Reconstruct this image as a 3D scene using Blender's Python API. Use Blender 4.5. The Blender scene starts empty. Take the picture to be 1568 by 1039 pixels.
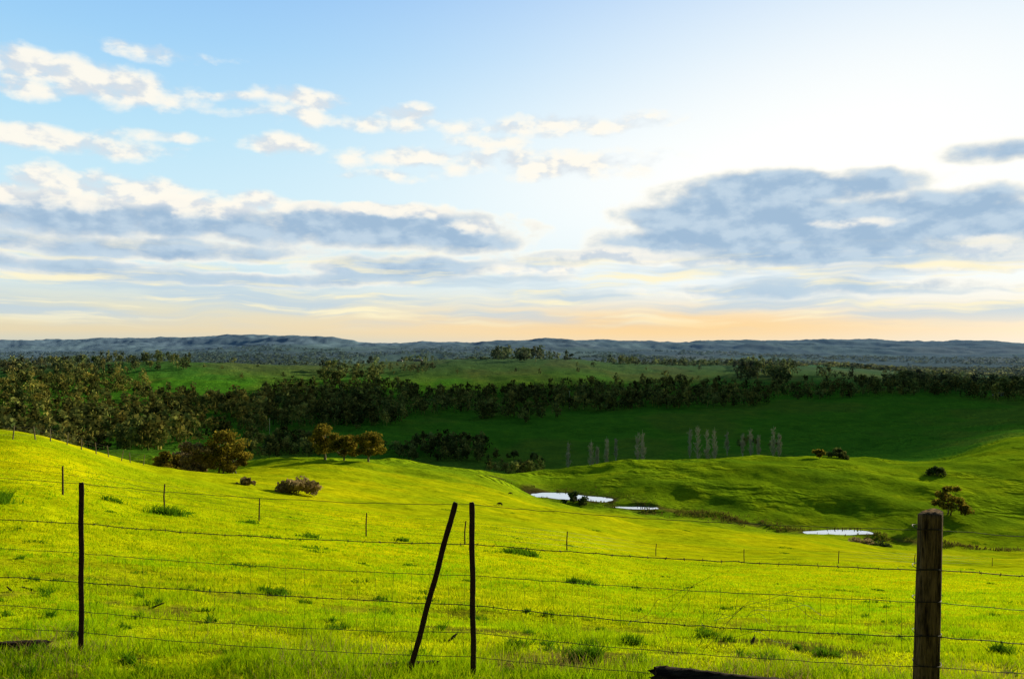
import bpy, math, random
import numpy as np
from mathutils import Vector
rng=np.random.default_rng(7); random.seed(7)
F=1230.0; CX=784.0; HY=527.0
SUN_AZ=math.radians(46); SUN_EL=math.radians(13)
scene=bpy.context.scene
COL=scene.collection

# ------------------------------------------------------------ numeric helpers
def h2(ix,iy,seed):
    ix=ix.astype(np.int64).astype(np.uint32); iy=iy.astype(np.int64).astype(np.uint32)
    h=ix*np.uint32(374761393)+iy*np.uint32(668265263)+np.uint32((seed*362437)&0xffffffff)
    h=(h^(h>>np.uint32(13)))*np.uint32(1274126177); h=h^(h>>np.uint32(16))
    return h.astype(np.float64)/4294967295.0
def vn(x,y,seed=0):
    ix=np.floor(x); iy=np.floor(y); fx=x-ix; fy=y-iy
    fx=fx*fx*(3-2*fx); fy=fy*fy*(3-2*fy)
    a=h2(ix,iy,seed);b=h2(ix+1,iy,seed);c=h2(ix,iy+1,seed);d=h2(ix+1,iy+1,seed)
    return (a*(1-fx)+b*fx)*(1-fy)+(c*(1-fx)+d*fx)*fy
def fbm(x,y,o=4,seed=0):
    s=0;a=.5;t=0
    for i in range(o):
        s=s+a*vn(x,y,seed+i*17);t+=a;a*=.5;x=x*2.03+11.3;y=y*2.03+5.7
    return s/t
def sstep(a,b,x):
    t=np.clip((x-a)/(b-a),0,1); return t*t*(3-2*t)
def pchip(xk,yk,x):
    xk=np.asarray(xk,float); yk=np.asarray(yk,float)
    flat=(yk.ndim==1)
    if flat: yk=yk[:,None]
    h=np.diff(xk)[:,None]; dl=np.diff(yk,axis=0)/h
    m=np.zeros_like(yk); m[0]=dl[0]; m[-1]=dl[-1]
    w1=2*h[1:]+h[:-1]; w2=h[1:]+2*h[:-1]
    ok=(dl[1:]*dl[:-1])>0
    a=np.where(ok,dl[:-1],1);b=np.where(ok,dl[1:],1)
    m[1:-1]=np.where(ok,(w1+w2)/(w1/a+w2/b),0)
    x=np.clip(x,xk[0],xk[-1]); i=np.clip(np.searchsorted(xk,x)-1,0,len(xk)-2)
    H=h[i]; t=((x-xk[i])[:,None])/H
    r=(2*t**3-3*t**2+1)*yk[i]+(t**3-2*t**2+t)*H*m[i]+(-2*t**3+3*t**2)*yk[i+1]+(t**3-t**2)*H*m[i+1]
    return r[:,0] if flat else r

# ------------------------------------------------------------ terrain from image coordinates (pixel column -> estimated distance, pixel row)
P={}
P[0]=[(5,1130),(6.7,990),(12,880),(25,778),(45,712),(90,658),(130,668),(180,690),(300,715),(450,700),(650,655),(900,615),(1250,580),(1600,560),(2200,572),(3500,552),(6000,540),(9000,528),(12000,529),(25000,528)]
P[250]=[(5,1130),(6.6,1000),(12,902),(25,820),(40,776),(75,733),(110,716),(150,722),(220,735),(330,730),(480,700),(650,665),(850,625),(1150,590),(1550,553),(2200,572),(3500,549),(6000,538),(9000,527),(12000,529),(25000,528)]
P[450]=[(5,1130),(6.4,1012),(12,918),(25,842),(45,797),(75,767),(120,744),(180,723),(260,706),(330,699),(400,712),(520,712),(680,672),(880,632),(1200,594),(1700,559),(2300,566),(3600,545),(6000,532),(9000,522),(12000,527),(25000,528)]
P[600]=[(5,1130),(6.3,1022),(12,928),(25,858),(45,815),(75,787),(120,760),(180,737),(260,717),(330,707),(360,705),(430,722),(560,712),(720,670),(900,635),(1200,598),(1700,562),(2000,554),(2700,566),(4000,545),(7000,534),(9500,527),(12000,528),(25000,528)]
P[740]=[(5,1130),(6.2,1034),(12,937),(25,866),(45,826),(75,800),(120,778),(180,758),(260,735),(320,724),(355,720),(420,735),(540,728),(660,697),(800,660),(900,640),(1200,600),(1700,559),(1980,550),(2700,562),(4000,545),(7000,534),(9500,527),(12000,528),(25000,528)]
P[850]=[(5,1130),(6.1,1040),(12,945),(25,877),(45,841),(75,816),(120,795),(180,780),(250,773),(300,771),(322,754),(342,740),(365,727),(392,717),(430,726),(540,730),(660,698),(800,660),(900,640),(1200,600),(1700,558),(2000,550),(2700,560),(4000,547),(7000,534),(9500,527),(12000,528),(25000,528)]
P[1000]=[(5,1130),(6,1046),(12,955),(25,896),(45,866),(75,846),(120,822),(180,804),(250,792),(293,787),(308,771),(332,736),(365,711),(400,701),(440,714),(520,726),(620,702),(780,662),(930,634),(1200,605),(1600,574),(2000,559),(2700,561),(4000,548),(7000,535),(9500,526),(12000,528),(25000,528)]
P[1250]=[(5,1130),(6,1048),(12,960),(25,907),(45,877),(75,858),(120,840),(180,828),(235,821),(264,817),(286,793),(312,754),(345,721),(375,702),(402,695),(440,706),(500,718),(600,700),(750,668),(900,640),(1100,612),(1400,583),(1800,567),(2300,560),(3000,560),(4500,549),(7000,538),(9500,527),(12000,528),(25000,528)]
P[1400]=[(5,1130),(6,1048),(12,962),(25,912),(45,884),(75,868),(120,856),(180,846),(240,838),(275,806),(300,768),(330,738),(365,717),(410,708),(480,712),(620,692),(780,660),(920,634),(1080,610),(1250,594),(1500,585),(2000,572),(3000,566),(4500,552),(7000,540),(9500,527),(12000,528),(25000,528)]
P[1568]=[(5,1130),(6,1048),(12,962),(25,914),(45,890),(75,874),(120,864),(180,854),(240,845),(280,802),(315,765),(350,732),(400,700),(450,681),(500,668),(570,664),(700,650),(900,625),(1080,606),(1250,598),(1500,596),(2000,580),(3000,566),(4500,552),(7000,540),(9500,527),(12000,528),(25000,528)]
P[-700]=[(d,y-(25 if 12<d<200 else 0)) for d,y in P[0]]
P[-2200]=P[-700]
P[2300]=[(d,y-(22 if 230<d<1300 else 0)) for d,y in P[1568]]
P[3800]=P[2300]
keys=sorted(P); LD=np.linspace(math.log(5),math.log(25000),900)
T=np.stack([pchip([math.log(a[0]) for a in P[k]],[a[1] for a in P[k]],LD) for k in keys],0)
UU=np.linspace((keys[0]-CX)/F,(keys[-1]-CX)/F,900)
T=pchip([(k-CX)/F for k in keys],T,UU)           # [u,ld]
Z=-(T-HY)/F*np.exp(LD)[None,:]
PONDS=[ # x,y centre, rx, ry, rotation, level
 (22,317.,18.,6.8,-0.42,-60.0),(46.,299.,8.5,2.6,-.15,-60.6),(105.,263.,11.5,3.4,0.0,-61.4)]
def pondmask(x,y,p):
    dx=x-p[0];dy=y-p[1];c,s=math.cos(p[4]),math.sin(p[4])
    a=(dx*c+dy*s)/p[2]; b=(-dx*s+dy*c)/p[3]
    n=fbm(x/7.,y/7.,3,5)-.5
    return np.sqrt(a*a+b*b)+n*.85
def ground(x,y):
    x=np.asarray(x,float);y=np.asarray(y,float)
    yy=np.maximum(y,5.0); u=np.clip(x/yy,UU[0],UU[-1]-1e-6); l=np.clip(np.log(yy),LD[0],LD[-1]-1e-6)
    fi=(u-UU[0])/(UU[1]-UU[0]); fj=(l-LD[0])/(LD[1]-LD[0])
    i=np.minimum(fi.astype(int),len(UU)-2); j=np.minimum(fj.astype(int),len(LD)-2); a=fi-i;b=fj-j
    z=(Z[i,j]*(1-a)+Z[i+1,j]*a)*(1-b)+(Z[i,j+1]*(1-a)+Z[i+1,j+1]*a)*b
    z=z+(fbm(x/2.2,y/2.2,3,1)-.5)*.20*sstep(3,8,y)
    z=z+(fbm(x/17,y/17,3,2)-.5)*np.clip(y*.014,0,3.4)
    z=z+(fbm(x/60,y/60,3,3)-.5)*np.clip((y-150)*.016,0,6)
    z=z+(fbm(x/420,y/420,4,4)-.5)*np.clip((y-2200)*.012,0,50)
    z=z+(fbm(x/90,y/250,3,8)-.5)*np.clip((y-3500)*.008,0,26)
    rid=np.maximum(fbm(x/1500,y/1900,4,6)-.45,0)*4
    z=z+rid*np.clip((y-3200)*.012,0,52)*(1-sstep(11000,15000,y))
    z=z+55*np.exp(-((x+2000)/420)**2-((y-8000)/700)**2)
    for p in PONDS:
        m=pondmask(x,y,p)
        w=1-sstep(1.0,2.1,m)
        tgt=p[5]+np.where(m<1,-.9+ .9*sstep(.6,1.,m),.9*sstep(1.,2.1,m))
        z=z*(1-w)+tgt*w
    return z
def spot(px,py):
    """first ground point met along the view ray through an image pixel"""
    d=np.exp(np.linspace(math.log(5),math.log(12000),6000)); x=(px-CX)/F*d
    yp=HY-F*ground(x,d)/d
    k=np.argmax(yp<=py) if (yp<=py).any() else int(np.argmin(yp))
    return float(x[k]),float(d[k]),float(ground(x[k:k+1],d[k:k+1])[0])
def at(px,d):
    x=(px-CX)/F*d; return x,d,float(ground(np.array([x]),np.array([d]))[0])

# ------------------------------------------------------------ mesh helpers
def mk(name,V,faces,mat,smooth=False,parent=None,colors=None):
    me=bpy.data.meshes.new(name)
    V=np.asarray(V,np.float32)
    me.vertices.add(len(V)); me.vertices.foreach_set("co",V.ravel())
    if isinstance(faces,np.ndarray): faces=[faces]
    loops=np.concatenate([f.ravel() for f in faces]).astype(np.int32)
    tot=np.concatenate([np.full(len(f),f.shape[1]) for f in faces]).astype(np.int32)
    st=np.concatenate([[0],np.cumsum(tot)[:-1]]).astype(np.int32)
    me.loops.add(len(loops)); me.loops.foreach_set("vertex_index",loops)
    me.polygons.add(len(tot)); me.polygons.foreach_set("loop_start",st); me.polygons.foreach_set("loop_total",tot)
    if smooth: me.polygons.foreach_set("use_smooth",np.ones(len(tot),bool))
    me.update(calc_edges=True)
    if colors is not None:
        ca=me.color_attributes.new("tint","FLOAT_COLOR","POINT")
        c=np.ones((len(V),4),np.float32); c[:,:colors.shape[1]]=colors
        ca.data.foreach_set("color",c.ravel())
    me.materials.append(mat)
    ob=bpy.data.objects.new(name,me); COL.objects.link(ob)
    if parent: ob.parent=parent
    return ob
def empty(name,loc=(0,0,0)):
    e=bpy.data.objects.new(name,None); e.location=loc; e.empty_display_size=.3; COL.objects.link(e); return e

# ------------------------------------------------------------ materials
def newmat(name):
    m=bpy.data.materials.new(name); m.use_nodes=True; nt=m.node_tree; nt.nodes.clear(); return m,nt
class N:
    def __init__(s,nt): s.nt=nt
    def n(s,t,**k):
        nd=s.nt.nodes.new(t)
        for a,b in k.items(): setattr(nd,a,b)
        return nd
    def set(s,sock,v):
        if isinstance(v,bpy.types.NodeSocket): s.nt.links.new(v,sock)
        else: sock.default_value=v
    def math(s,op,a,b=0.,c=0.,clamp=False):
        m=s.n('ShaderNodeMath',operation=op); m.use_clamp=clamp
        s.set(m.inputs[0],a);s.set(m.inputs[1],b);s.set(m.inputs[2],c); return m.outputs[0]
    def vm(s,op,a,b=(0,0,0),c=(0,0,0)):
        m=s.n('ShaderNodeVectorMath',operation=op); s.set(m.inputs[0],a);s.set(m.inputs[1],b)
        if op=='MULTIPLY_ADD': s.set(m.inputs[2],c)
        return m.outputs['Value'] if op in('DOT_PRODUCT','LENGTH') else m.outputs[0]
    def mix(s,f,a,b,blend='MIX'):
        m=s.n('ShaderNodeMix',data_type='RGBA',blend_type=blend); m.clamp_factor=True
        s.set(m.inputs[0],f)
        for k,v in((6,a),(7,b)):
            if isinstance(v,tuple) and len(v)==3: v=v+(1,)
            s.set(m.inputs[k],v)
        return m.outputs[2]
    def noise(s,vec,scale,detail=4,rough=.55,dist=0.):
        m=s.n('ShaderNodeTexNoise'); s.nt.links.new(vec,m.inputs['Vector'])
        m.inputs['Scale'].default_value=scale;m.inputs['Detail'].default_value=detail;m.inputs['Roughness'].default_value=rough;m.inputs['Distortion'].default_value=dist
        return m.outputs[0]
    def rng(s,v,a,b,c=0.,d=1.,smooth=True):
        m=s.n('ShaderNodeMapRange'); m.interpolation_type='SMOOTHSTEP' if smooth else 'LINEAR'
        s.set(m.inputs[0],v)
        for i,q in enumerate((a,b,c,d)): m.inputs[i+1].default_value=q
        return m.outputs[0]
def haze_tint(k,col,start=1300.,scale=4200.,hc=(.27,.42,.58)):  # blue air veil painted into the base colour, growing with distance
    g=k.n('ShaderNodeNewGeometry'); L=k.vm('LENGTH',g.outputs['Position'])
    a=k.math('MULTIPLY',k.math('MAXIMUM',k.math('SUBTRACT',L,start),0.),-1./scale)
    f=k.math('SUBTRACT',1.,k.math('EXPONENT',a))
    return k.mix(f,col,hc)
def ground_mat():
    m,nt=newmat("pasture_ground"); k=N(nt)
    geo=k.n('ShaderNodeNewGeometry'); pos=geo.outputs['Position']
    at_=k.n('ShaderNodeAttribute'); at_.attribute_name="tint"
    n1=k.noise(pos,6.0,5,.7); n2=k.noise(pos,.55,4,.6); n3=k.noise(pos,.06,4,.6)
    v=k.math('ADD',k.math('MULTIPLY',n1,.55),k.math('ADD',k.math('MULTIPLY',n2,.9),k.math('MULTIPLY',n3,.75)))
    v=k.rng(v,.76,1.42,.52,1.36,False)
    col=k.mix(1.,at_.outputs['Color'],v,'MULTIPLY')
    yel=k.rng(n3,.42,.68,0.,.55)
    col=k.mix(yel,col,k.mix(1.,col,(1.3,.98,.7),'MULTIPLY'))
    col=haze_tint(k,col)
    sep=k.n('ShaderNodeSeparateXYZ'); nt.links.new(pos,sep.inputs[0])
    w=k.math('SINE',k.math('ADD',k.math('MULTIPLY',sep.outputs[2],4.6),k.math('MULTIPLY',k.noise(pos,.045,4,.6),24.)))
    msk=k.rng(sep.outputs[1],250.,310.)
    w=k.math('MULTIPLY',w,k.math('MULTIPLY',msk,k.math('MULTIPLY',.42,k.rng(k.noise(pos,.03,3,.5),.4,.6))))
    hgt=k.math('ADD',w,k.math('ADD',k.math('MULTIPLY',n1,.08),k.math('MULTIPLY',n2,.45)))
    b=k.n('ShaderNodeBump'); b.inputs['Strength'].default_value=.85; b.inputs['Distance'].default_value=1.
    nt.links.new(hgt,b.inputs['Height'])
    p=k.n('ShaderNodeBsdfDiffuse'); nt.links.new(col,p.inputs[0]); nt.links.new(b.outputs[0],p.inputs['Normal'])
    o=k.n('ShaderNodeOutputMaterial'); nt.links.new(p.outputs[0],o.inputs[0]); return m
def leaf_mat(name,a,b,scale=.5,trans=.4,use_attr=False,hz=True):
    m,nt=newmat(name); k=N(nt); geo=k.n('ShaderNodeNewGeometry'); pos=geo.outputs['Position']
    col=k.mix(k.rng(k.noise(pos,scale,2,.7),.33,.67),a,b)
    if use_attr:
        t=k.n('ShaderNodeAttribute'); t.attribute_name="tint"; col=k.mix(1.,col,t.outputs['Color'],'MULTIPLY')
    if hz: col=haze_tint(k,col)
    d=k.n('ShaderNodeBsdfDiffuse'); t=k.n('ShaderNodeBsdfTranslucent'); mx=k.n('ShaderNodeMixShader'); mx.inputs[0].default_value=trans
    nt.links.new(col,d.inputs[0]);nt.links.new(col,t.inputs[0]);nt.links.new(d.outputs[0],mx.inputs[1]);nt.links.new(t.outputs[0],mx.inputs[2])
    o=k.n('ShaderNodeOutputMaterial'); nt.links.new(mx.outputs[0],o.inputs[0]); return m
def rough_mat(name,a,b,scale=8.,stretch=(1,1,1),rough=.85,bump=.4,metal=0.,bd=.01,spec=.3):
    m,nt=newmat(name); k=N(nt); tc=k.n('ShaderNodeTexCoord')
    v=k.vm('MULTIPLY',tc.outputs['Object'],stretch); n=k.noise(v,scale,7,.7)
    p=k.n('ShaderNodeBsdfPrincipled'); nt.links.new(k.mix(k.rng(n,.35,.65),a,b),p.inputs['Base Color'])
    p.inputs['Roughness'].default_value=rough;p.inputs['Metallic'].default_value=metal;p.inputs['Specular IOR Level'].default_value=spec
    bp=k.n('ShaderNodeBump');bp.inputs['Strength'].default_value=bump;bp.inputs['Distance'].default_value=bd;nt.links.new(n,bp.inputs['Height']);nt.links.new(bp.outputs[0],p.inputs['Normal'])
    o=k.n('ShaderNodeOutputMaterial'); nt.links.new(p.outputs[0],o.inputs[0]); return m
M_ground=ground_mat()
M_grass=leaf_mat("grass_blades",(.54,.72,.003),(.80,.84,.006),14.,.45,True,False)
M_weed=leaf_mat("weed_leaves",(.09,.24,.006),(.20,.36,.01),20.,.35,False,False)
M_dry=leaf_mat("dry_grass",(.30,.20,.07),(.46,.35,.12),20.,.35,False,False)
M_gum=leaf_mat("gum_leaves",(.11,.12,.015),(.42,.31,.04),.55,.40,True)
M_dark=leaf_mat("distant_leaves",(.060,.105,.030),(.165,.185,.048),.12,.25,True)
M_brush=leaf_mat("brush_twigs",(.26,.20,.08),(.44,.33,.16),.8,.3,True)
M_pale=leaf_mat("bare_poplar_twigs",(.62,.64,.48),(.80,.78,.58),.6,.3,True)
M_bark=rough_mat("bark",(.10,.075,.05),(.22,.18,.13),3.)
M_rust=rough_mat("rusted_steel",(.022,.008,.008),(.070,.022,.016),60.,rough=.8,bump=.3,bd=.002)
M_wire=rough_mat("old_wire",(.016,.012,.007),(.04,.03,.016),40.,rough=.6,metal=.3,bump=0.)
M_wood=rough_mat("weathered_wood",(.022,.014,.006),(.24,.15,.06),14.,(3,3,.35),.9,1.,bd=.02,spec=.1)
M_log=rough_mat("old_log_wood",(.010,.007,.005),(.09,.065,.04),10.,(.4,3,3),.95,1.,bd=.03,spec=.1)

# ------------------------------------------------------------ terrain sheet
q=np.concatenate([np.exp(np.arange(0,math.log(110),.020)),np.exp(np.arange(math.log(110),math.log(520),.0085)),np.exp(np.arange(math.log(520),math.log(25000),.014))])
s=np.concatenate([np.linspace(-2.2,-.8,45)[:-1],np.linspace(-.8,.8,640),np.linspace(.8,2.2,45)[1:]])
Qm,Sm=np.meshgrid(q,s,indexing='ij'); X=Sm*Qm; Y=Qm-8
Zg=ground(X.ravel(),Y.ravel()).reshape(X.shape)
nr,nc=X.shape; idx=np.arange(nr*nc).reshape(nr,nc)
quads=np.stack([idx[:-1,:-1],idx[:-1,1:],idx[1:,1:],idx[1:,:-1]],-1).reshape(-1,4)
xf,yf=X.ravel(),Y.ravel(); zf=Zg.ravel()
C=np.zeros((len(xf),3))
def lay(mask,c): 
    global C
    C=C*(1-mask[:,None])+np.array(c)[None]*mask[:,None]
one=np.ones(len(xf))
lay(one,(.62,.70,.003))
lay((1-sstep(9,22,yf))*.4,(.28,.34,.008))
lay(sstep(25,140,yf)*.8,(.50,.60,.005))
lay(sstep(20,60,yf)*sstep(.50,.66,fbm(xf/14,yf/14,4,77))*.35,(.24,.46,.006))
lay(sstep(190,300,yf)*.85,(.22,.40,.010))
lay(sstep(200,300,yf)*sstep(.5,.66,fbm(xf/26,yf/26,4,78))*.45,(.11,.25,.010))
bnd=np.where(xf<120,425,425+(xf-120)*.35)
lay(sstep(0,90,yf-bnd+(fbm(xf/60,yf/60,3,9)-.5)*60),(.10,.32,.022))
fx=fbm(xf/90,yf/170,4,21)
lay(sstep(440,600,yf)*sstep(.48,.64,fx)*.6,(.17,.29,.032))
lay(sstep(1300,1600,yf)*(1-sstep(2000,2300,yf)),(.10,.21,.022))
lay(sstep(1300,1500,yf)*(1-sstep(2000,2300,yf))*sstep(.47,.62,fbm(xf/120,yf/300,4,25))*.6,(.16,.21,.035))
lay(sstep(2200,2700,yf),(.06,.09,.035))
fy_=fbm(xf/500,yf/900,4,33)
lay(sstep(2500,2900,yf)*sstep(.5,.56,fy_)*.8,(.12,.22,.05))
lay(sstep(2700,3200,yf)*sstep(.54,.60,fbm(xf/700+9,yf/1300,4,35))*.7*sstep(-600,2500,xf),(.30,.26,.12))
def gx(y): return np.interp(y,[235,250,264,280,300,318,345],[150,135,108,80,45,22,-8])
gm=np.exp(-((xf-gx(yf))/14)**2)*sstep(232,245,yf)*(1-sstep(335,350,yf))*sstep(.42,.6,fbm(xf/6,yf/6,3,12))
lay(gm*.85,(.12,.085,.03))
soil=(1-sstep(7,16,yf))*sstep(.58,.67,fbm(xf/.8,yf/.8,4,44))
lay(soil*.8,(.11,.075,.025))
for p in PONDS:
    mm=pondmask(xf,yf,p); lay((1-sstep(1.05,1.35,mm))*.9,(.09,.07,.035))
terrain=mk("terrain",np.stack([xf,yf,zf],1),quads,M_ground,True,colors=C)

# ponds
mw,nt=newmat("pond_water");k=N(nt);p_=k.n('ShaderNodeBsdfPrincipled');p_.inputs['Roughness'].default_value=.06;p_.inputs['Metallic'].default_value=.75
geo=k.n('ShaderNodeNewGeometry');bp=k.n('ShaderNodeBump');bp.inputs['Strength'].default_value=.1;bp.inputs['Distance'].default_value=.05;nt.links.new(k.noise(geo.outputs['Position'],1.5,3),bp.inputs['Height']);nt.links.new(bp.outputs[0],p_.inputs['Normal'])
p_.inputs['Base Color'].default_value=(.60,.70,.80,1)
o=k.n('ShaderNodeOutputMaterial');nt.links.new(p_.outputs[0],o.inputs[0])
for p in PONDS:
    n=64; V=[(p[0],p[1],p[5])]
    for i in range(n):
        a=2*math.pi*i/n; c,s_=math.cos(p[4]),math.sin(p[4]); ax=math.cos(a)*p[2];ay=math.sin(a)*p[3]
        rs=np.linspace(.2,1.9,120); xx=p[0]+(ax*c-ay*s_)*rs; yy=p[1]+(ax*s_+ay*c)*rs
        mm=pondmask(xx,yy,p); j=int(np.argmax(mm>1.0)) if (mm>1).any() else 119
        V.append((xx[j],yy[j],p[5]))
    fs=np.array([(0,1+i,1+(i+1)%n) for i in range(n)])
    mk("pond",V,fs,mw)

# ------------------------------------------------------------ grass
def blades(name,x,y,h,w,mat,lean=.6,colors=None,zoff=0.):
    n=len(x); z=ground(x,y)-.005+zoff; a=rng.uniform(0,2*np.pi,n); la=rng.uniform(0,2*np.pi,n); ll=rng.uniform(.1,1,n)*lean*h
    wx=np.cos(a)*w/2; wy=np.sin(a)*w/2; lx=np.cos(la)*ll; ly=np.sin(la)*ll
    V=np.empty((n,5,3)); 
    V[:,0]=np.stack([x-wx,y-wy,z],1);V[:,1]=np.stack([x+wx,y+wy,z],1)
    V[:,2]=np.stack([x+wx*.8+lx*.35,y+wy*.8+ly*.35,z+h*.55],1);V[:,3]=np.stack([x-wx*.8+lx*.35,y-wy*.8+ly*.35,z+h*.55],1)
    V[:,4]=np.stack([x+lx,y+ly,z+h],1)
    b=np.arange(n)[:,None]*5
    c=None
    if colors is not None: c=np.repeat(colors,5,axis=0)
    return mk(name,V.reshape(-1,3),[b+np.array([[0,1,2,3]]),b+np.array([[3,2,4]])],mat,colors=c)
n=380000
d=np.exp(rng.uniform(math.log(4.6),math.log(75),n)); x=rng.uniform(-.72,.72,n)*d
cl=fbm(x/.35,d/.35,3,50); big=fbm(x/2.5,d/2.5,3,51)
keep=(fbm(x/.8,d/.8,4,44)<.62)|(rng.random(n)<.2)|(d>16)
x,d,cl,big=x[keep],d[keep],cl[keep],big[keep]
h=(.022+.12*np.clip(cl-.38,0,1)**1.3*2+.04*np.clip(big-.4,0,1))*rng.uniform(.6,1.4,len(x))
w=np.maximum(.005,d*.0008)*rng.uniform(.7,1.4,len(x))
cn=np.clip((cl-.3)/.4,0,1)
tv=rng.uniform(.8,1.15,(len(x),1))*(1.12-.36*cn[:,None])*np.array([[1,1,1]])
tv[:,0]*=(.74+.52*big)*(1.04-.22*cn)
blades("grass",x,d,h,w,M_grass,.9,tv)
wx,wy,wh=[],[],[]
def tuft(px,py,rpx,hgt,n):
    X0,Y0,_=spot(px,py); r=rpx/F*Y0
    for j in range(5):
        ox,oy=rng.normal(0,.45*r),rng.normal(0,.5*r); rj=r*rng.uniform(.25,.7); m=n//5
        a=rng.uniform(0,2*np.pi,m); rr=np.abs(rng.normal(0,.55,m))*rj
        wx.append(X0+ox+np.cos(a)*rr);wy.append(Y0+oy+np.sin(a)*rr*1.3);wh.append(hgt*rng.uniform(.3,1.2,m)*rng.uniform(.5,1.1))
for t in [(885,893,24,.22,900),(800,848,32,.35,700),(420,907,30,.14,600),(270,788,34,.4,600),(15,770,30,.4,500),(240,925,10,.10,200),(900,1010,28,.14,700),(970,985,24,.10,300),(1260,1005,24,.12,500),(610,827,14,.22,200),(175,768,16,.28,200),(1090,975,26,.11,400),(1520,1000,20,.13,400),(60,1010,60,.10,700),(790,990,22,.10,300),(470,822,24,.22,200),(380,800,22,.22,200)]: tuft(*t)
for i in range(150):
    tuft(rng.uniform(0,1568),rng.uniform(780,1035),rng.uniform(6,26),rng.uniform(.05,.10),rng.integers(50,150))
wx=np.concatenate(wx);wy=np.concatenate(wy);wh=np.concatenate(wh)
blades("weed_tufts",wx,wy,wh,np.maximum(.010,wy*.0011)*rng.uniform(.7,1.6,len(wx)),M_weed,1.2)
n=20000; x=rng.uniform(-5,5,n); y=6.3-.09*x+rng.normal(0,.32,n)
kk=fbm(x/.5,y/.5,3,60)>.45; x,y=x[kk],y[kk]
blades("verge_grass",x,y,rng.uniform(.04,.13,len(x)),rng.uniform(.004,.008,len(x)),M_grass,.8,rng.uniform(.4,1.,(len(x),1))*np.array([[.8,1,1]]))
n=6000; x=rng.uniform(-6,6,n); y=6.3-.09*x+rng.normal(0,.5,n); kk=fbm(x/.6,y/.6,3,61)>.50; x,y=x[kk],y[kk]
blades("dry_grass_stalks",x,y,rng.uniform(.05,.20,len(x)),rng.uniform(.003,.005,len(x)),M_dry,1.4)

# ------------------------------------------------------------ trees
def tube(pts,rad,ns=7):
    pts=np.asarray(pts,float); n=len(pts); V=[];Fc=[]
    for i in range(n):
        t=pts[min(i+1,n-1)]-pts[max(i-1,0)]; t/=np.linalg.norm(t)+1e-9
        a=np.cross(t,[.3,1,.1]); a/=np.linalg.norm(a)+1e-9; b=np.cross(t,a)
        for j in range(ns):
            th=2*math.pi*j/ns; V.append(pts[i]+rad[i]*(math.cos(th)*a+math.sin(th)*b))
    for i in range(n-1):
        for j in range(ns): Fc.append((i*ns+j,i*ns+(j+1)%ns,(i+1)*ns+(j+1)%ns,(i+1)*ns+j))
    return np.array(V),np.array(Fc)
def join(parts):
    V=[];Fq=[];o=0
    for v,f in parts: V.append(v);Fq.append(f+o);o+=len(v)
    return np.concatenate(V),np.concatenate(Fq)
def leafquads(cen,size,r):
    n=len(cen); a=r.normal(size=(n,3)); a/=np.linalg.norm(a,axis=1)[:,None]; b=np.cross(a,r.normal(size=(n,3))); b/=np.linalg.norm(b,axis=1)[:,None]
    a=a*size[:,None]*.5;b=b*size[:,None]*.36
    V=np.stack([cen-a,cen-b,cen+a,cen+b],1).reshape(-1,3); f=np.arange(n*4).reshape(n,4); return V,f
def gen_tree(seed,H,W,ncl=16,nl=130,ls=.5,base=.25,trunk=.035,multi=1):
    r=np.random.default_rng(seed); parts=[];L=[];S=[];Tn=[]
    for m in range(multi):
        off=np.array([r.uniform(-.12,.12)*W*(multi>1),r.uniform(-.12,.12)*W*(multi>1),0])
        lean=r.normal(0,.06,2)*H; top=off+np.array([lean[0],lean[1],H*.62]); fork=off+np.array([lean[0]*.4,lean[1]*.4,H*base])
        parts.append(tube([off+[0,0,-.4],off*1.+[0,0,H*.05],fork,(fork+top)/2+r.normal(0,.02,3)*H,top],np.array([1.3,1.,.8,.5,.15])*trunk*H/multi**.5))
        for i in range(ncl//multi):
            a=r.uniform(0,2*math.pi); e=r.uniform(-.1,1)
            rad=W*.5*math.sqrt(max(.05,1-max(0,e)**2))*r.uniform(.35,.95)
            c=off*1.5+np.array([math.cos(a)*rad+lean[0],math.sin(a)*rad+lean[1],H*(base+.14)+ (H*(1-base-.25))*e*.95])
            st=fork+(top-fork)*r.uniform(0,.6)
            mid=(st+c)/2+np.array([0,0,-.04*H])+r.normal(0,.02,3)*H
            parts.append(tube([st,mid,c],np.array([.4,.25,.07])*trunk*H,5))
            cr=r.uniform(.11,.21)*W; nn=int(nl*r.uniform(.6,1.3))
            g=r.normal(size=(nn,3)); g/=np.linalg.norm(g,axis=1)[:,None]; g*=(r.random(nn)**.45)[:,None]
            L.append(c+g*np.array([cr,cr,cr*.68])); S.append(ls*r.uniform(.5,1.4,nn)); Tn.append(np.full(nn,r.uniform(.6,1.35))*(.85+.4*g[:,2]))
    L=np.concatenate(L);S=np.concatenate(S);Tn=np.concatenate(Tn)
    return join(parts),leafquads(L,S,r),np.repeat(Tn,4)
def place_tree(name,x,y,z,seed,H,W,mat=None,**kw):
    e=empty(name,(x,y,z)); (tv_,tf_),(lv,lf),tt=gen_tree(seed,H,W,**kw)
    mk("trunk",tv_,tf_,M_bark,True,e); mk("foliage",lv,lf,mat or M_gum,False,e,colors=np.stack([tt]*3,1)); return e
def tree_px(name,px,ytop,ybase,wpx,seed,mat=None,d=None,**kw):
    if d is None: x,d,z=spot(px,ybase)
    else:
        x,d,z=at(px,d); ybase=HY-F*z/d
    H=(ybase-ytop)/F*d; W=wpx/F*d
    kw.setdefault('ls',max(.4,d*.0028))
    return place_tree(name,x,d,z,seed,H,W,mat,**kw)
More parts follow.
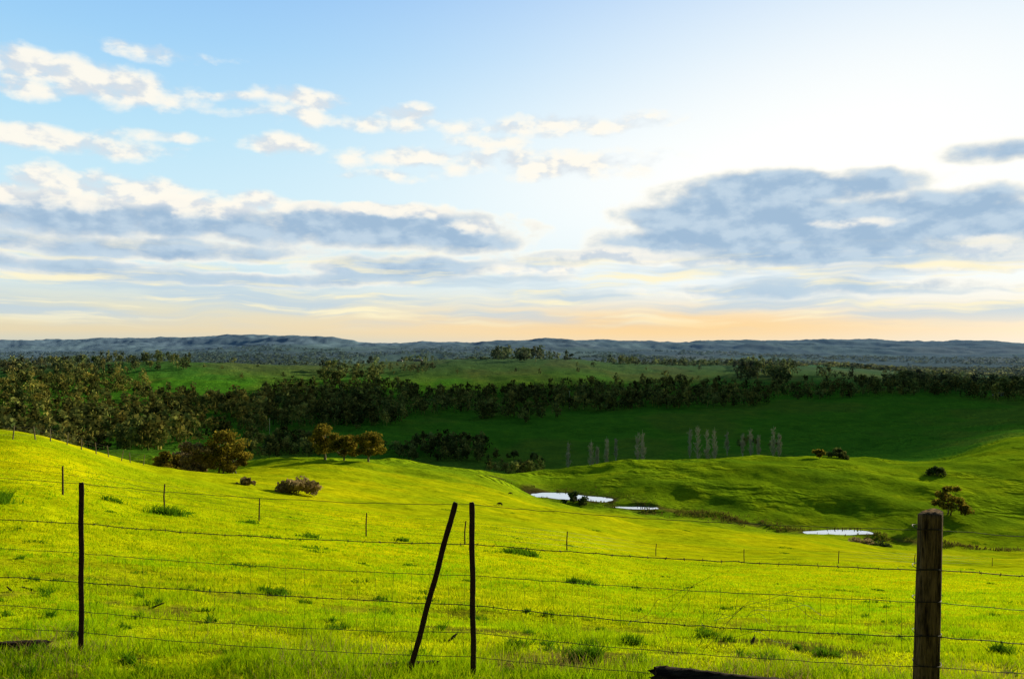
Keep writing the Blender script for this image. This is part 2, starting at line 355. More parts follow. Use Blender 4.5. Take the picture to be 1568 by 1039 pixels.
for i,(px,yt,yb,wp) in enumerate([(300,668,735,62),(334,655,737,74),(360,676,736,46),(254,686,722,44),(282,688,732,50)]):
    tree_px("eucalyptus_tree",px,yt,yb,wp,100+i,M_gum if i not in(0,4) else M_brush,d=172+i*3,ncl=28,nl=170,base=.08,multi=2)
for i,(px,yt,yb,wp) in enumerate([(498,646,705,62),(564,655,717,60),(527,662,716,46)]):
    tree_px("eucalyptus_tree",px,yt,yb,wp,120+i,d=[285,262,270][i],ncl=25,nl=180,base=.15)
tree_px("leafless_shrub",452,732,756,64,131,M_brush,ncl=30,nl=70,base=.02,multi=4,ls=.4)
tree_px("leafless_shrub",378,732,742,26,132,M_brush,ncl=10,nl=60,base=.02,multi=3)
tree_px("small_tree",1255,687,709,21,133,M_gum,d=385,ncl=12,nl=100,base=.25)
tree_px("shrub",1450,741,788,44,134,M_gum,ncl=22,nl=140,base=.06,multi=2)
tree_px("shrub",880,752,768,36,135,M_dark,d=303,ncl=14,nl=80,base=.02,multi=3)
tree_px("shrub",1320,829,846,46,136,M_brush,d=243,ncl=14,nl=80,base=.02,multi=3)
tree_px("shrub",1350,830,848,34,137,M_dark,d=240,ncl=12,nl=80,base=.02,multi=3)
tree_px("shrub",1435,714,728,36,138,M_dark,ncl=12,nl=70,base=.02,multi=3)
tree_px("shrub",1285,686,698,40,139,M_dark,d=402,ncl=14,nl=70,base=.02,multi=3)
M_rush=leaf_mat("rush_leaves",(.12,.09,.025),(.18,.20,.02),.3,.3)
n=6000; y=rng.uniform(236,335,n); x=gx(y)+rng.normal(0,9,n); kk=(fbm(x/7,y/7,3,70)>.55)
for p in PONDS: kk&=pondmask(x,y,p)>1.15
x,y=x[kk],y[kk]
blades("gully_rushes",x,y,rng.uniform(.3,1.1,len(x)),rng.uniform(.2,.45,len(x)),M_rush,.5)
def poplar(px,yt,yb,d,seed):
    r=np.random.default_rng(seed); x,y,z=at(px,d); yb=HY-F*z/d; H=(yb-yt)/F*d
    e=empty("bare_poplar_tree",(x,y,z)); parts=[tube([(0,0,-.5),(0,0,H*.4),(r.normal(0,.15),0,H)],[.30,.22,.05],6)];L=[]
    for i in range(36):
        h0=H*r.uniform(.10,.85); a=r.uniform(0,6.28); ln=H*.20*(1-h0/H*.5)*r.uniform(.6,1.2); rr=r.uniform(.05,.14)*H*(1-.5*h0/H)
        en=np.array([math.cos(a)*rr,math.sin(a)*rr,h0+ln]); parts.append(tube([(0,0,h0),en*[.6,.6,1]-[0,0,ln*.45],en],[.13,.10,.05],4))
        t=r.random((30,1)); L.append(np.array([0,0,h0])+(en-np.array([0,0,h0]))*t+r.normal(0,.4,(30,3)))
    v,f=join(parts); mk("trunk",v,f,M_pale,True,e,colors=np.ones((len(v),3)))
    L=np.concatenate(L); lv,lf=leafquads(L,r.uniform(.25,.8,len(L)),r); mk("twigs",lv,lf,M_pale,False,e,colors=np.repeat(r.uniform(.45,1.,(len(L),1)),4,0)*np.array([[1.,.95,.85]]))
for i,(px,yt,yb) in enumerate([(870,674,710),(905,672,708),(914,680,708),(929,667,708),(943,670,706),(976,660,702),(984,657,702),(1056,654,700),(1068,650,700),(1082,656,700),(1094,653,698),(1113,658,700),(1137,662,700),(1149,654,700),(1161,664,700),(1184,651,700),(1193,662,700)]):
    poplar(px,yt,yb,600+rng.uniform(-25,25),300+i)
def lowtree(seed,nf,ncl):
    r=np.random.default_rng(seed); L=[];T_=[]
    lo_=r.uniform(.12,.4); sp_=r.uniform(.28,.46)
    for i in range(ncl):
        a=r.uniform(0,6.28); e=r.uniform(0,1); rad=sp_*math.sqrt(max(.1,1-e*e))*r.uniform(.3,1)
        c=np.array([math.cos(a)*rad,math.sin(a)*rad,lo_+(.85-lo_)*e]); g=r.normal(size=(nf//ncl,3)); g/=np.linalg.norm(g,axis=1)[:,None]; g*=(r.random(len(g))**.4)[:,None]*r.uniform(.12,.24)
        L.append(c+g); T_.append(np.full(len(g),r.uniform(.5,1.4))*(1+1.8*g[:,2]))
    L=np.concatenate(L); v,f=leafquads(L,r.uniform(.10,.22,len(L))*(1 if nf>40 else 1.6),r)
    tv_,tf_=tube([(0,0,-.05),(0,0,.3),(.03,0,.7)],[.03,.02,.008],3)
    c=np.concatenate([np.repeat(np.concatenate(T_),4),np.full(len(tv_),1.8)])
    return np.concatenate([v,tv_]),np.concatenate([f,tf_+len(v)]),c
def scatter(name,x,y,H,W,mat,nf=90,ncl=8,nt_=6,warm=None):
    temps=[lowtree(500+i+nf,nf,ncl) for i in range(nt_)]; z=ground(x,y); which=rng.integers(0,nt_,len(x)); V=[];Fq=[];Cc=[];o=0
    for t in range(nt_):
        s_=which==t; n=s_.sum()
        if n==0: continue
        v,f,c=temps[t]; a=rng.uniform(0,6.28,n); ca,sa=np.cos(a)[:,None],np.sin(a)[:,None]
        xx=(v[None,:,0]*ca-v[None,:,1]*sa)*W[s_][:,None]+x[s_][:,None]; yy=(v[None,:,0]*sa+v[None,:,1]*ca)*W[s_][:,None]+y[s_][:,None]; zz=v[None,:,2]*H[s_][:,None]+z[s_][:,None]
        V.append(np.stack([xx,yy,zz],-1).reshape(-1,3)); Fq.append((f[None]+(np.arange(n)*len(v))[:,None,None]+o).reshape(-1,4))
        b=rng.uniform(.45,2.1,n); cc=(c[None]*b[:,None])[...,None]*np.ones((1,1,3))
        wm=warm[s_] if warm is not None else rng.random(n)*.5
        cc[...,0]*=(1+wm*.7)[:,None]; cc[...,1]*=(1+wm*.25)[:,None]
        Cc.append(cc.reshape(-1,3)); o+=n*len(v)
    return mk(name,np.concatenate(V),np.concatenate(Fq),mat,colors=np.concatenate(Cc))
def sample(n,d0,d1,u0=-.95,u1=.95):
    d=np.exp(rng.uniform(math.log(d0),math.log(d1),n)); u=rng.uniform(u0,u1,n); x=u*d; return x,d,CX+u*F,HY-F*ground(x,d)/d
x,y,px,py=sample(60000,430,1900)
up=np.interp(px,[-400,0,150,215,230,330,400,480,500,700,900,1100,1200,1300,1568,2000],[555,560,560,565,600,604,602,600,598,596,596,590,583,583,583,580])
lo=np.interp(px,[-400,0,100,200,330,400,500,700,900,1100,1300,1568,2000],[720,712,702,695,678,664,648,634,629,619,610,604,604])
nz=fbm(x/45,y/45,3,80); nz2=fbm(x/130,y/130,3,82)
m=(py>up+(nz2-.5)*46)&(py<lo+(nz2-.5)*40)&((nz>.37)|(px>500))
m&=~((px<380)&(py<640)&(nz<.43))
m&=(rng.random(len(x))<np.where(y<800,.17,.32))
xx,yy=x[m],y[m]; wm=np.where(px[m]<380,rng.uniform(.1,1.2,m.sum()),rng.random(m.sum())*.7)
H=5.5+15*rng.random(len(xx))**1.8+nz2[m]*5; print("band",len(xx))
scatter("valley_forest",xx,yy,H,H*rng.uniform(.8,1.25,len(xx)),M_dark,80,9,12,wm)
xs,ys,Hs=[],[],[]
def group(px0,px1,py0,py1,n,dmin,dmax,h0,h1):
    x,y,px,py=sample(40000,dmin,dmax,(px0-CX)/F,(px1-CX)/F); k_=np.where((py>=py0)&(py<=py1))[0][:n]
    xs.append(x[k_]);ys.append(y[k_]);Hs.append(rng.uniform(h0,h1,len(k_)))
group(480,580,566,588,46,1200,1900,12,26); group(580,670,560,574,50,1300,1900,8,16); group(370,500,672,702,80,450,720,6,13); group(630,745,680,706,60,500,760,7,15)
group(745,830,700,728,60,400,700,5,9); group(585,640,690,705,8,500,700,8,14); group(800,815,640,650,2,700,1000,13,17)
group(1130,1215,555,585,60,1300,2600,18,34); group(1130,1200,672,686,14,600,760,3,6);group(1370,1600,575,602,100,1000,1700,14,28)
group(757,832,549,556,26,1850,2250,20,44); group(510,740,553,562,40,1900,2400,10,22); group(840,900,549,556,8,1850,2250,12,26); group(900,1130,555,572,130,1900,2700,12,24)
group(-100,290,553,572,160,1300,2100,14,24); group(230,480,556,600,10,1200,1700,8,14); group(700,1100,560,585,14,1300,1900,8,13)
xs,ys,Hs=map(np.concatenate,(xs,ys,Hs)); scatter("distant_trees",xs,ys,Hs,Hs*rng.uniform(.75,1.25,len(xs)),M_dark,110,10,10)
x,y,px,py=sample(15000,2100,5200); m=(fbm(x/260,y/420,4,90)>np.interp(px,[0,700,1000,1568],[.50,.52,.47,.43])); x,y,px=x[m],y[m],px[m]
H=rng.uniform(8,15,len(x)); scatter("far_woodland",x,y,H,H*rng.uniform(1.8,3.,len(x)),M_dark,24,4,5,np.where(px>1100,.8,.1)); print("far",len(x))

# ------------------------------------------------------------ fences
def curve(name,pts,r,mat,parent=None,cyc=False):
    cu=bpy.data.curves.new(name,'CURVE'); cu.dimensions='3D'; cu.bevel_depth=r; cu.bevel_resolution=1
    for pl in pts:
        sp=cu.splines.new('POLY'); sp.points.add(len(pl)-1); sp.points.foreach_set("co",np.concatenate([np.asarray(pl,np.float32),np.ones((len(pl),1),np.float32)],1).ravel())
    cu.materials.append(mat); ob=bpy.data.objects.new(name,cu); COL.objects.link(ob)
    if parent: ob.parent=parent
    return ob
def W3(px,py,d): return np.array([(px-CX)/F*d,d,-(py-HY)/F*d])
def picket(name,top,bot,w=.040,t=.006,rot=.5):
    top=np.array(top);bot=np.array(bot); ax=top-bot; L=np.linalg.norm(ax); ax/=L
    a=np.cross(ax,[0,1,0]); a/=np.linalg.norm(a); b=np.cross(ax,a)
    prof=[]
    for i in range(3):
        th=rot+i*2*math.pi/3
        for (rr,off) in((w*.62,-t/2),(w*.62,t/2)):
            prof.append((rr*math.cos(th)-off*math.sin(th),rr*math.sin(th)+off*math.cos(th)))
        th2=th+math.pi/3; prof.append((t*.7*math.cos(th2),t*.7*math.sin(th2)))
    V=[];Fq=[];ns=len(prof);lv=[-.25,0,.02]+list(np.linspace(.1,L-.02,24))+[L]
    for i,l in enumerate(lv):
        sc=.8 if i==len(lv)-1 else 1+.04*math.sin(i*2.3)
        wob=.0025*math.sin(i*.7)
        for (p,q_) in prof: V.append(bot+ax*l+a*(p*sc+wob)+b*q_*sc)
    for i in range(len(lv)-1):
        for j in range(ns): Fq.append((i*ns+j,i*ns+(j+1)%ns,(i+1)*ns+(j+1)%ns,(i+1)*ns+j))
    c=len(V); V.append(bot+ax*(L)); tri=np.array([((len(lv)-1)*ns+j,(len(lv)-1)*ns+(j+1)%ns,c) for j in range(ns)])
    return mk(name,np.array(V),[np.array(Fq),tri],M_rust)
DL,DC,DR=6.7,6.2,5.5
picket("star_picket_post",W3(126,738,DL),W3(127,990,DL)); picket("star_picket_post",W3(723,768,DC),W3(726,1040,DC),rot=.2); picket("star_picket_post",W3(697,768,DC+.03),W3(627,1028,DC+.03),rot=.9)
picket("star_picket_post",W3(-560,700,7.3),W3(-560,930,7.3))
def wood_post(name,px,ytop,d,rad):
    tp=W3(px,ytop,d); gz=float(ground(np.array([tp[0]]),np.array([d]))[0]); V=[];Fq=[];ns=48;nl=60; L=tp[2]-gz+.4
    for i in range(nl):
        t=i/(nl-1); zz=gz-.4+L*t
        for j in range(ns):
            th=2*math.pi*j/ns
            crk=.10*math.exp(-((th-4.3-.1*math.sin(t*5))/.07)**2)+.08*math.exp(-((th-5.2+.15*t)/.05)**2)
            r=rad*(1.05-.10*t)*(1+.05*math.sin(3*th+1+t)+.035*math.sin(7*th+t*2)+.05*float(h2(np.array([j]),np.array([i//9]),3)[0]-.5)-crk)
            V.append((tp[0]-.05*(1-t)+r*math.cos(th),d+r*math.sin(th),zz+(.012*math.cos(th)+.01*math.sin(2*th) if i==nl-1 else 0)))
    for i in range(nl-1):
        for j in range(ns): Fq.append((i*ns+j,i*ns+(j+1)%ns,(i+1)*ns+(j+1)%ns,(i+1)*ns+j))
    c=len(V);V.append((tp[0],d,gz-.4+L-.006)); tri=np.array([((nl-1)*ns+j,(nl-1)*ns+(j+1)%ns,c) for j in range(ns)])
    return mk(name,np.array(V),[np.array(Fq),tri],M_wood)
wood_post("timber_fence_post",1424,784,DR,.080)
wires=[(740,772,806),(801,832,866),(846,880,915),(890,925,966),(934,967,1012),(966,1004,1046)]
plist=[(-560,7.3),(126,DL),(724,DC),(1420,DR),(2300,5.2)]
fence=empty("barbed_wire_fence")
for wi,(a,b,c) in enumerate(wires):
    ys_=[a-58,a,b,c,c+52]; pts=[]
    for k_ in range(4):
        A=W3(plist[k_][0],ys_[k_],plist[k_][1]);B=W3(plist[k_+1][0],ys_[k_+1],plist[k_+1][1])
        if plist[k_][0]==1420: A=A+[0,-.09,0]
        if plist[k_+1][0]==1420: B=B+[0,-.09,0]
        for t in np.linspace(0,1,30,endpoint=k_==3):
            p=A+(B-A)*t; p[2]-=(.015+.008*((wi*7+k_*3)%4))*4*t*(1-t); p=p+rng.normal(0,.0022,3); pts.append(p)
    curve("wire",[pts],.0032 if wi in(1,3) else .0022,M_wire,fence)
    if wi in (1,3):
        pts=np.array(pts);br=[]
        seg=np.cumsum(np.r_[0,np.linalg.norm(np.diff(pts,axis=0),axis=1)])
        for l in np.arange(0,seg[-1],.13):
            p=np.array([np.interp(l,seg,pts[:,i]) for i in range(3)]); v=rng.normal(size=3); v/=np.linalg.norm(v); br.append([p-v*.016,p+v*.016]); v2=np.cross(v,[1,0,0]); br.append([p-v2*.014,p+v2*.014])
        curve("barbs",br,.0020,M_wire,fence)
br=[]
for l in np.linspace(0.02,.98,22):
    px=126+(724-126)*l; d=DL+(DC-DL)*l; br.append([W3(px+rng.normal(0,3)*j/3,845+(880-845)*l+j*(966-845)/3,d)+rng.normal(0,.004,3) for j in range(4)])
for l in np.linspace(.04,.97,26):
    px=724+(1400-724)*l; d=DC+(DR-.09-DC)*l; br.append([W3(px+rng.normal(0,5)*j/3,880+(915-880)*l+j*(967-880)/3,d)+rng.normal(0,.005,3) for j in range(4)])
curve("stay_wires",br,.0010,M_wire,fence)
tang=[]
for i in range(9):
    cx,cy=1160+rng.normal(0,40),900+rng.normal(0,22); a0=rng.uniform(2.4,4.4); rr=rng.uniform(70,200); sp_=rng.uniform(.9,1.7); ph=rng.uniform(0,6)
    tang.append([W3(cx+rr*math.cos(a0+t*sp_)*.9+6*math.sin(t*9+ph),cy+90+rr*.6*math.sin(a0+t*sp_)+4*math.sin(t*13+ph),6.0+.2*math.sin(t*3+i)) for t in np.linspace(0,1,30)])
curve("loose_fence_wire",tang,.0012,M_wire)
wr=[]
for (a,b,c) in wires[:5]:
    z0=W3(1420,c,DR)[2]; xc=W3(1421,800,DR)[0]-.015; wr.append([(xc+.088*math.cos(t),DR+.088*math.sin(t),z0+.004*math.sin(t*3)) for t in np.linspace(0,2*math.pi,28)])
curve("wire_wraps",wr,.0025,M_wire,fence)
fp=[(-60,712,742),(97,714,757),(253,738,778),(397,757,797),(561,782,820),(712,797,832),(868,812,842),(1004,827,850),(1139,838,860),(1283,841,862),(1400,843,864),(1518,842,866),(1640,842,868)]
ff=empty("field_fence"); tops=[]
for i,(px,yt,yb) in enumerate(fp):
    x,d,z=spot(px,yb); h=1.15; w=.05
    v,f=tube([(x,d,z-.2),(x+rng.normal(0,.02),d,z+h*.5),(x+rng.normal(0,.05),d,z+h)],[w*.75,w*.7,w*.6],6); mk("post",v,f,M_rust,False,ff); tops.append((x,d,z))
for hh in(.3,.6,.85,1.08):
    curve("field_wire",[[(a,b,c+hh) for a,b,c in tops]],.005,M_wire,ff)
ff2=empty("hillside_fence"); tops=[]
for i,px in enumerate([-60,-20,20,55,78,103,125,148,167,186,200,220]):
    d=64+i*3.2; x,d,z=at(px,d); lean=rng.normal(0,.12)
    v,f=tube([(x,d,z-.2),(x+lean*.5,d,z+.6),(x+lean,d,z+1.25)],[.06,.05,.045],6); mk("post",v,f,M_bark,False,ff2); tops.append((x,d,z))
for hh in(.4,.8,1.1): curve("hill_wire",[[(a,b,c+hh) for a,b,c in tops]],.008,M_wire,ff2)

def log(name,A,B,r,seed):
    rr=np.random.default_rng(seed); A=np.array(A,float);B=np.array(B,float); ax=B-A;L=np.linalg.norm(ax);ax/=L; b=np.cross(ax,[0,0,1]);b/=np.linalg.norm(b); c=np.cross(b,ax); V=[];Fq=[];ns=24;nl=36
    for i in range(nl):
        t=i/(nl-1); R=r*(1-.25*t+.10*math.sin(t*7+seed)) *(.9 if i in(0,nl-1) else 1)
        for j in range(ns):
            th=2*math.pi*j/ns; q_=R*(1+.12*math.sin(2*th+seed)+.08*math.sin(5*th+t*3)+.05*rr.normal())
            V.append(A+ax*(L*t+.03*rr.normal()*(i in(0,nl-1)))+b*q_*math.cos(th)+c*q_*.8*math.sin(th))
    for i in range(nl-1):
        for j in range(ns): Fq.append((i*ns+j,i*ns+(j+1)%ns,(i+1)*ns+(j+1)%ns,(i+1)*ns+j))
    n0=len(V);V.append(A);V.append(B); tri=np.array([(j,(j+1)%ns,n0) for j in range(ns)]+[((nl-1)*ns+(j+1)%ns,(nl-1)*ns+j,n0+1) for j in range(ns)])
    return mk(name,np.array(V),[np.array(Fq),tri],M_log)
log("fallen_log",W3(1002,1032,5.75),W3(1330,1060,5.45),.085,1)
log("fallen_log",W3(-60,990,6.7),W3(72,986,6.85),.06,2)
log("fallen_log",W3(190,1012,6.5),W3(275,1008,6.7),.035,3)
log("fallen_log",W3(500,1030,6.25),W3(668,1014,6.5),.045,4)
for i,(px,py,l) in enumerate([(235,930,.12),(1150,985,.15),(690,980,.12),(20,905,.15),(50,903,.12)]):
    x,d,z=spot(px,py); a=rng.uniform(0,3); log("dead_branch",(x,d,z+.01),(x+l*math.cos(a),d+l*math.sin(a)*.5,z+.04),.015,20+i)

# ------------------------------------------------------------ power poles, farmhouses, cattle
def pole(px,ytop,ybase):
    x,d,z=spot(px,ybase); H=(ybase-ytop)/F*d; v,f=tube([(x,d,z-.5),(x,d,z+H)],[.25,.18],8); v2,f2=tube([(x-1.1,d,z+H-.5),(x+1.1,d,z+H-.5)],[.09,.09],5); V,Fq=join([(v,f),(v2,f2)]); mk("power_pole",V,Fq,M_pale,False,colors=np.ones((len(V),3)))
pole(872,598,626); pole(413,640,672)
M_wall=rough_mat("render_wall",(.45,.42,.36),(.52,.49,.43),2.,bump=.1);M_roof=rough_mat("tin_roof",(.20,.20,.21),(.30,.30,.31),2.,bump=.1);M_win=rough_mat("window_glass",(.02,.02,.03),(.03,.03,.04),2.,rough=.2,bump=0.)
def house(px,d,w,dp,h):
    x,d,z=at(px,d); e=empty("farmhouse",(x,d,z))
    V=[(-w/2,-dp/2,-1),(w/2,-dp/2,-1),(w/2,dp/2,-1),(-w/2,dp/2,-1),(-w/2,-dp/2,h),(w/2,-dp/2,h),(w/2,dp/2,h),(-w/2,dp/2,h)]
    mk("walls",V,np.array([(0,1,5,4),(1,2,6,5),(2,3,7,6),(3,0,4,7)]),M_wall,parent=e)
    W_=w/2+.5;D_=dp/2+.5; V=[(-W_,-D_,h+.01),(W_,-D_,h+.01),(W_,D_,h+.01),(-W_,D_,h+.01),(-W_*.6,0,h+2),(W_*.6,0,h+2)]
    mk("roof",V,[np.array([(0,1,5,4),(2,3,4,5),(3,2,1,0)]),np.array([(1,2,5),(3,0,4)])],M_roof,parent=e)
    V=[];Fq=[]
    for i in range(4):
        a=-w/2+w*(i+.5)/4; o=len(V); z0=0.1 if i==2 else 1.; V+=[(a-.6,-dp/2-.02,z0),(a+.6,-dp/2-.02,z0),(a+.6,-dp/2-.02,2.2),(a-.6,-dp/2-.02,2.2)]; Fq.append((o,o+1,o+2,o+3))
    mk("windows_and_door",V,np.array(Fq),M_win,parent=e)
house(640,1960,20,10,3);house(612,1950,14,9,3);house(868,1930,14,9,3);house(1160,1700,20,10,3.2);house(1530,1090,14,9,3)
M_cow=rough_mat("cow_hide",(.012,.010,.009),(.03,.022,.018),2.,bump=0.)
def cow(px,py,rot,sc=.5):
    x,d,z=spot(px,py)
    pts=[(0,0,1.1),(.55,0,1.12),(-.6,0,1.15),(1.0,0,1.1),(1.35,0,.55),(1.6,0,.2),(-.85,0,1.05),(-.95,0,.5)]
    rad=[.40,.36,.36,.22,.15,.09,.10,.04]; ed=[(0,1),(0,2),(1,3),(3,4),(4,5),(2,6),(6,7)]
    for sx,sy in((.55,.2),(.55,-.2),(-.65,.2),(-.65,-.2)):
        b=len(pts); fr=sx>0; pts+=[(sx,sy,.75),(sx+(.02 if fr else -.06),sy,.4),(sx,sy,.02)]; rad+=[.15,.07,.06]; ed+=[(1 if fr else 2,b),(b,b+1),(b+1,b+2)]
    for sy in(.12,-.12): b=len(pts); pts.append((1.33,sy*1.6,.68)); rad.append(.04); ed.append((4,b))
    me=bpy.data.meshes.new("cow"); me.from_pydata(pts,ed,[]); ob=bpy.data.objects.new("cow",me); COL.objects.link(ob); me.materials.append(M_cow)
    sk=ob.modifiers.new("skin",'SKIN')
    for i,v in enumerate(me.skin_vertices[0].data): v.radius=(rad[i],rad[i]); v.use_root=(i==0)
    ob.modifiers.new("sub",'SUBSURF').levels=1
    ob.location=(x,d,z); ob.rotation_euler=(0,0,rot); ob.scale=(sc,sc,sc)
cow(781,757,.2);cow(766,774,2.8,sc=.45)

# ------------------------------------------------------------ unseen slab added out of view, outlined to cast the valley shade
ex=math.sin(SUN_AZ);ey=math.cos(SUN_AZ); CH=2500.; off=(CH+70)/math.tan(SUN_EL)
poly=np.array([(-200,500),(60,500),(260,570),(480,660),(900,760),(1700,970),(2200,1400),(1900,1650),(1000,1560),(350,1460),(50,1340),(-200,1250),(-400,1100),(-380,850),(-330,620)],float)
g=np.arange(-1200,2700,45.); h_=np.arange(150,2700,45.); GX,GY=np.meshgrid(g,h_)
def sdf(x,y):
    d=np.full(x.shape,1e9); ins=np.zeros(x.shape,bool); n=len(poly)
    for i in range(n):
        a=poly[i];b=poly[(i+1)%n]; e=b-a; t=np.clip(((x-a[0])*e[0]+(y-a[1])*e[1])/(e@e),0,1); d=np.minimum(d,np.hypot(x-a[0]-e[0]*t,y-a[1]-e[1]*t))
        c=((a[1]>y)!=(b[1]>y))&(x<(b[0]-a[0])*(y-a[1])/(b[1]-a[1]+1e-9)+a[0]); ins^=c
    return np.where(ins,d,-d)
sd=sdf(GX,GY)+(fbm(GX/160,GY/160,4,200)-.5)*150
th=np.sqrt(np.clip(sd,0,250)/250)*18*(.6+.8*fbm(GX/120,GY/120,3,201)); inn=sd>-20
nr2,nc2=GX.shape; id1=np.arange(nr2*nc2).reshape(nr2,nc2)
fm=(inn[:-1,:-1]&inn[:-1,1:]&inn[1:,1:]&inn[1:,:-1])
q1=np.stack([id1[:-1,:-1],id1[:-1,1:],id1[1:,1:],id1[1:,:-1]],-1)[fm]
Vt=np.stack([GX+off*ex,GY+off*ey,CH+th+.5],-1).reshape(-1,3);Vb=np.stack([GX+off*ex,GY+off*ey,CH-th*.3-.5],-1).reshape(-1,3)
M_shade_cloud=leaf_mat("shade_cloud_skin",(.8,.8,.82),(.9,.9,.9),.002,.2,False,False)
mk("shade_cloud_slab",np.concatenate([Vt,Vb]),np.concatenate([q1,q1[:,::-1]+len(Vt)]),M_shade_cloud,True)

# ------------------------------------------------------------ world sky
wd=bpy.data.worlds.new("World"); scene.world=wd; wd.use_nodes=True; nt=wd.node_tree; nt.nodes.clear(); k=N(nt)
try:
    wd.cycles.sampling_method='MANUAL'; wd.cycles.sample_map_resolution=256
except Exception as ex_: print(ex_)
tc=k.n('ShaderNodeTexCoord'); dr=k.vm('NORMALIZE',tc.outputs['Generated']); sp=k.n('ShaderNodeSeparateXYZ'); nt.links.new(dr,sp.inputs[0])
az=k.math('MULTIPLY',k.math('ARCTAN2',sp.outputs[0],sp.outputs[1]),12.3); el=k.math('MULTIPLY',k.math('ARCSINE',sp.outputs[2]),12.3)
cb=k.n('ShaderNodeCombineXYZ'); nt.links.new(az,cb.inputs[0]);nt.links.new(el,cb.inputs[1]); Pv=cb.outputs[0]
def ae(X,Y): 
    return math.atan((X-CX)/F)*12.3, math.atan((HY-Y)/math.hypot(F,X-CX))*12.3
rp=k.n('ShaderNodeValToRGB'); nt.links.new(k.math('DIVIDE',el,10.,clamp=True),rp.inputs[0]); cr=rp.color_ramp
stops=[(0,(.62,.68,.62)),(.02,(.84,.72,.48)),(.05,(.78,.77,.62)),(.09,(.68,.84,.90)),(.18,(.66,.90,1.)),(.30,(.50,.81,1.)),(.42,(.35,.67,.99)),(.52,(.27,.56,.96)),(.68,(.09,.17,.32)),(1.,(.035,.075,.16))]
cr.elements[0].position=0;cr.elements[0].color=stops[0][1]+(1,);cr.elements[1].position=1;cr.elements[1].color=stops[-1][1]+(1,)
for p,c in stops[1:-1]: e=cr.elements.new(p); e.color=c+(1,)
def lobe(X,Y,rx,ry):
    a,b=ae(X,Y); v=k.vm('MULTIPLY_ADD',Pv,(1/rx,1/ry,0),(-a/rx,-b/ry,0)); return k.math('EXPONENT',k.math('MULTIPLY',k.vm('DOT_PRODUCT',v,v),-1.))
sky=k.n('ShaderNodeTexSky'); sky.sky_type='NISHITA'; sky.sun_disc=False; sky.sun_elevation=SUN_EL; sky.sun_rotation=SUN_AZ; sky.air_density=1.; sky.dust_density=1.
base=k.mix(.08,rp.outputs[0],k.mix(1.,sky.outputs[0],(.1,.1,.1),'MULTIPLY'))
glow=k.math('MINIMUM',k.math('ADD',k.math('MULTIPLY',lobe(1400,210,6.2,2.9),.97),k.math('MULTIPLY',lobe(900,300,3.6,1.2),.28)),1.)
base=k.mix(glow,base,(1.01,1.02,1.0))
base=k.mix(k.math('MULTIPLY',lobe(1020,500,4.4,.30),.95),base,(1.0,.69,.33))
wv=k.n('ShaderNodeTexNoise'); wv.inputs['Scale'].default_value=.9; wv.inputs['Detail'].default_value=2; nt.links.new(Pv,wv.inputs['Vector'])
wvec=k.vm('MULTIPLY_ADD',wv.outputs['Color'],(.9,.30,0),(-.45,-.15,0)); Pw=k.vm('ADD',Pv,wvec)
def field(bl):
    acc=None
    for (X,Y,rx,ry,w) in bl:
        a,b=ae(X,Y); rx/=100;ry/=100
        v=k.vm('MULTIPLY_ADD',Pw,(1/rx,1/ry,0),(-a/rx,-b/ry,0)); f=k.math('MULTIPLY_ADD',k.vm('DOT_PRODUCT',v,v),-.8*w,w)
        if acc is None: acc=f
        else:
            acc=k.math('SMOOTH_MAX',acc,f,.35)
    return k.math('MAXIMUM',acc,-1.5)
def cnoise(offv,sx=1.0,sy=1.8,sc=1.75):
    v=k.vm('MULTIPLY',k.vm('ADD',Pv,offv),(sx,sy,1)); return k.noise(v,sc,7,.53,.1)
n0=cnoise((0,0,0)); n1=cnoise((.10,.16,0)); emb=k.math('SUBTRACT',n0,n1)
dark=[(130,330,240,32,1.1),(330,340,210,28,1.1),(580,350,230,36,1.25),(700,367,120,28,1.1),(200,378,260,18,.95),(60,405,200,14,.8),(610,412,160,20,1.1),(330,425,320,12,.8),
 (1210,287,200,26,1.25),(1120,325,180,36,1.3),(1300,342,330,46,1.4),(1060,368,170,28,1.05),(1280,388,270,24,1.1),(1560,340,160,36,1.2),(900,395,150,14,.7),(1550,225,80,15,.9),(1300,442,300,14,.7)]
light=[(60,100,110,24,1.),(180,130,110,26,1.1),(20,130,60,16,.9),(240,76,80,13,.9),(460,152,70,17,1.),(350,146,50,8,.7),(630,170,50,12,.8),(80,212,150,17,1.),(240,205,80,10,.7),(430,220,70,14,.9),(560,184,190,14,.8),
 (850,190,170,17,.85),(620,240,110,18,.9),(760,215,60,15,.7),(830,250,190,24,.85),(600,268,60,9,.7),(120,285,90,28,1.15),(215,292,70,23,1.1),(20,297,50,18,.95),(390,308,70,17,.95),(310,314,60,20,.95),(600,322,120,13,.8),(740,345,70,14,.8),(820,412,80,20,.9),(960,392,120,12,.8),(1520,378,80,18,.9),(1350,412,220,9,.8),(1290,340,60,7,.5)]
fd=field(dark); fl=field(light)
nn=k.math('MULTIPLY_ADD',n0,3.3,-1.75)
dd=k.math('ADD',fd,k.math('MULTIPLY',nn,.55)); dl_=k.math('ADD',fl,nn)
ad=k.rng(dd,-.12,.40); core=k.rng(dd,.02,.85)
shade=k.mix(k.rng(k.math('ADD',k.math('MULTIPLY',emb,2.4),.5),.15,.95),(.36,.51,.68),(.54,.67,.79))
dcol=k.mix(core,(1.03,.99,.87),shade)
base=k.mix(ad,base,dcol)
al=k.rng(dl_,-.22,.95)
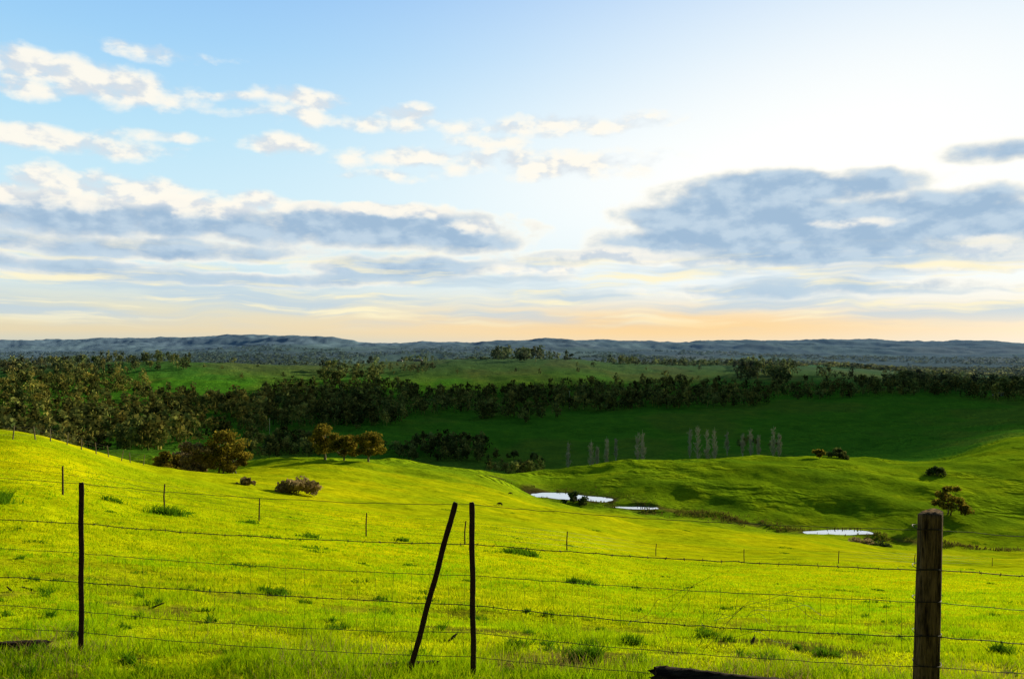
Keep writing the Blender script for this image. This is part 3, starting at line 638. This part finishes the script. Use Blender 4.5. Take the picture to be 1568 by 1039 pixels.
lcol=k.mix(k.rng(k.math('ADD',k.math('MULTIPLY',emb,3.6),.5),.12,.72),(.70,.75,.80),(1.02,.97,.86))
base=k.mix(k.math('MULTIPLY',al,.93),base,lcol)
sv=k.vm('MULTIPLY',Pw,(.26,3.0,1)); s1=k.noise(sv,1.3,5,.5)
band=k.math('MULTIPLY',k.rng(el,.15,.5),k.math('SUBTRACT',1.,k.rng(el,.95,1.6)))
base=k.mix(k.math('MULTIPLY',k.math('MULTIPLY',band,k.rng(s1,.40,.62)),.75),base,(.52,.66,.77))
s2=k.noise(k.vm('ADD',k.vm('MULTIPLY',Pw,(.34,3.8,1)),(7,3,0)),1.5,6,.58)
base=k.mix(k.math('MULTIPLY',k.math('MULTIPLY',band,k.rng(s2,.49,.68)),.85),base,(1.03,.93,.62))
dim=k.rng(sp.outputs[1],-.1,.6,.22,1.)
base=k.mix(1.,base,dim,'MULTIPLY')
below=k.rng(sp.outputs[2],-.03,-.005,0.,1.); base=k.mix(below,(.05,.07,.04),base)
fin=k.vm('SCALE',base); fin.node.inputs['Scale'].default_value=10.
bg=k.n('ShaderNodeBackground'); bg.inputs[1].default_value=.1; nt.links.new(fin,bg.inputs[0]); o=k.n('ShaderNodeOutputWorld'); nt.links.new(bg.outputs[0],o.inputs[0])

# ------------------------------------------------------------ sun & camera
sl=bpy.data.lights.new("sun",'SUN'); sl.energy=5.; sl.angle=math.radians(.5); sl.color=(1.,.88,.62); so=bpy.data.objects.new("sun",sl); COL.objects.link(so)
sdv=Vector((math.cos(SUN_EL)*ex,math.cos(SUN_EL)*ey,math.sin(SUN_EL))); so.rotation_euler=sdv.to_track_quat('Z','Y').to_euler()
cam=bpy.data.cameras.new("camera"); co=bpy.data.objects.new("camera",cam); COL.objects.link(co); cam.sensor_width=36; cam.lens=36*F/1568; cam.clip_start=.1; cam.clip_end=60000
co.rotation_euler=(math.radians(90.35),0,0); scene.camera=co
scene.view_settings.view_transform='Standard'; scene.view_settings.look='None'; scene.view_settings.exposure=0
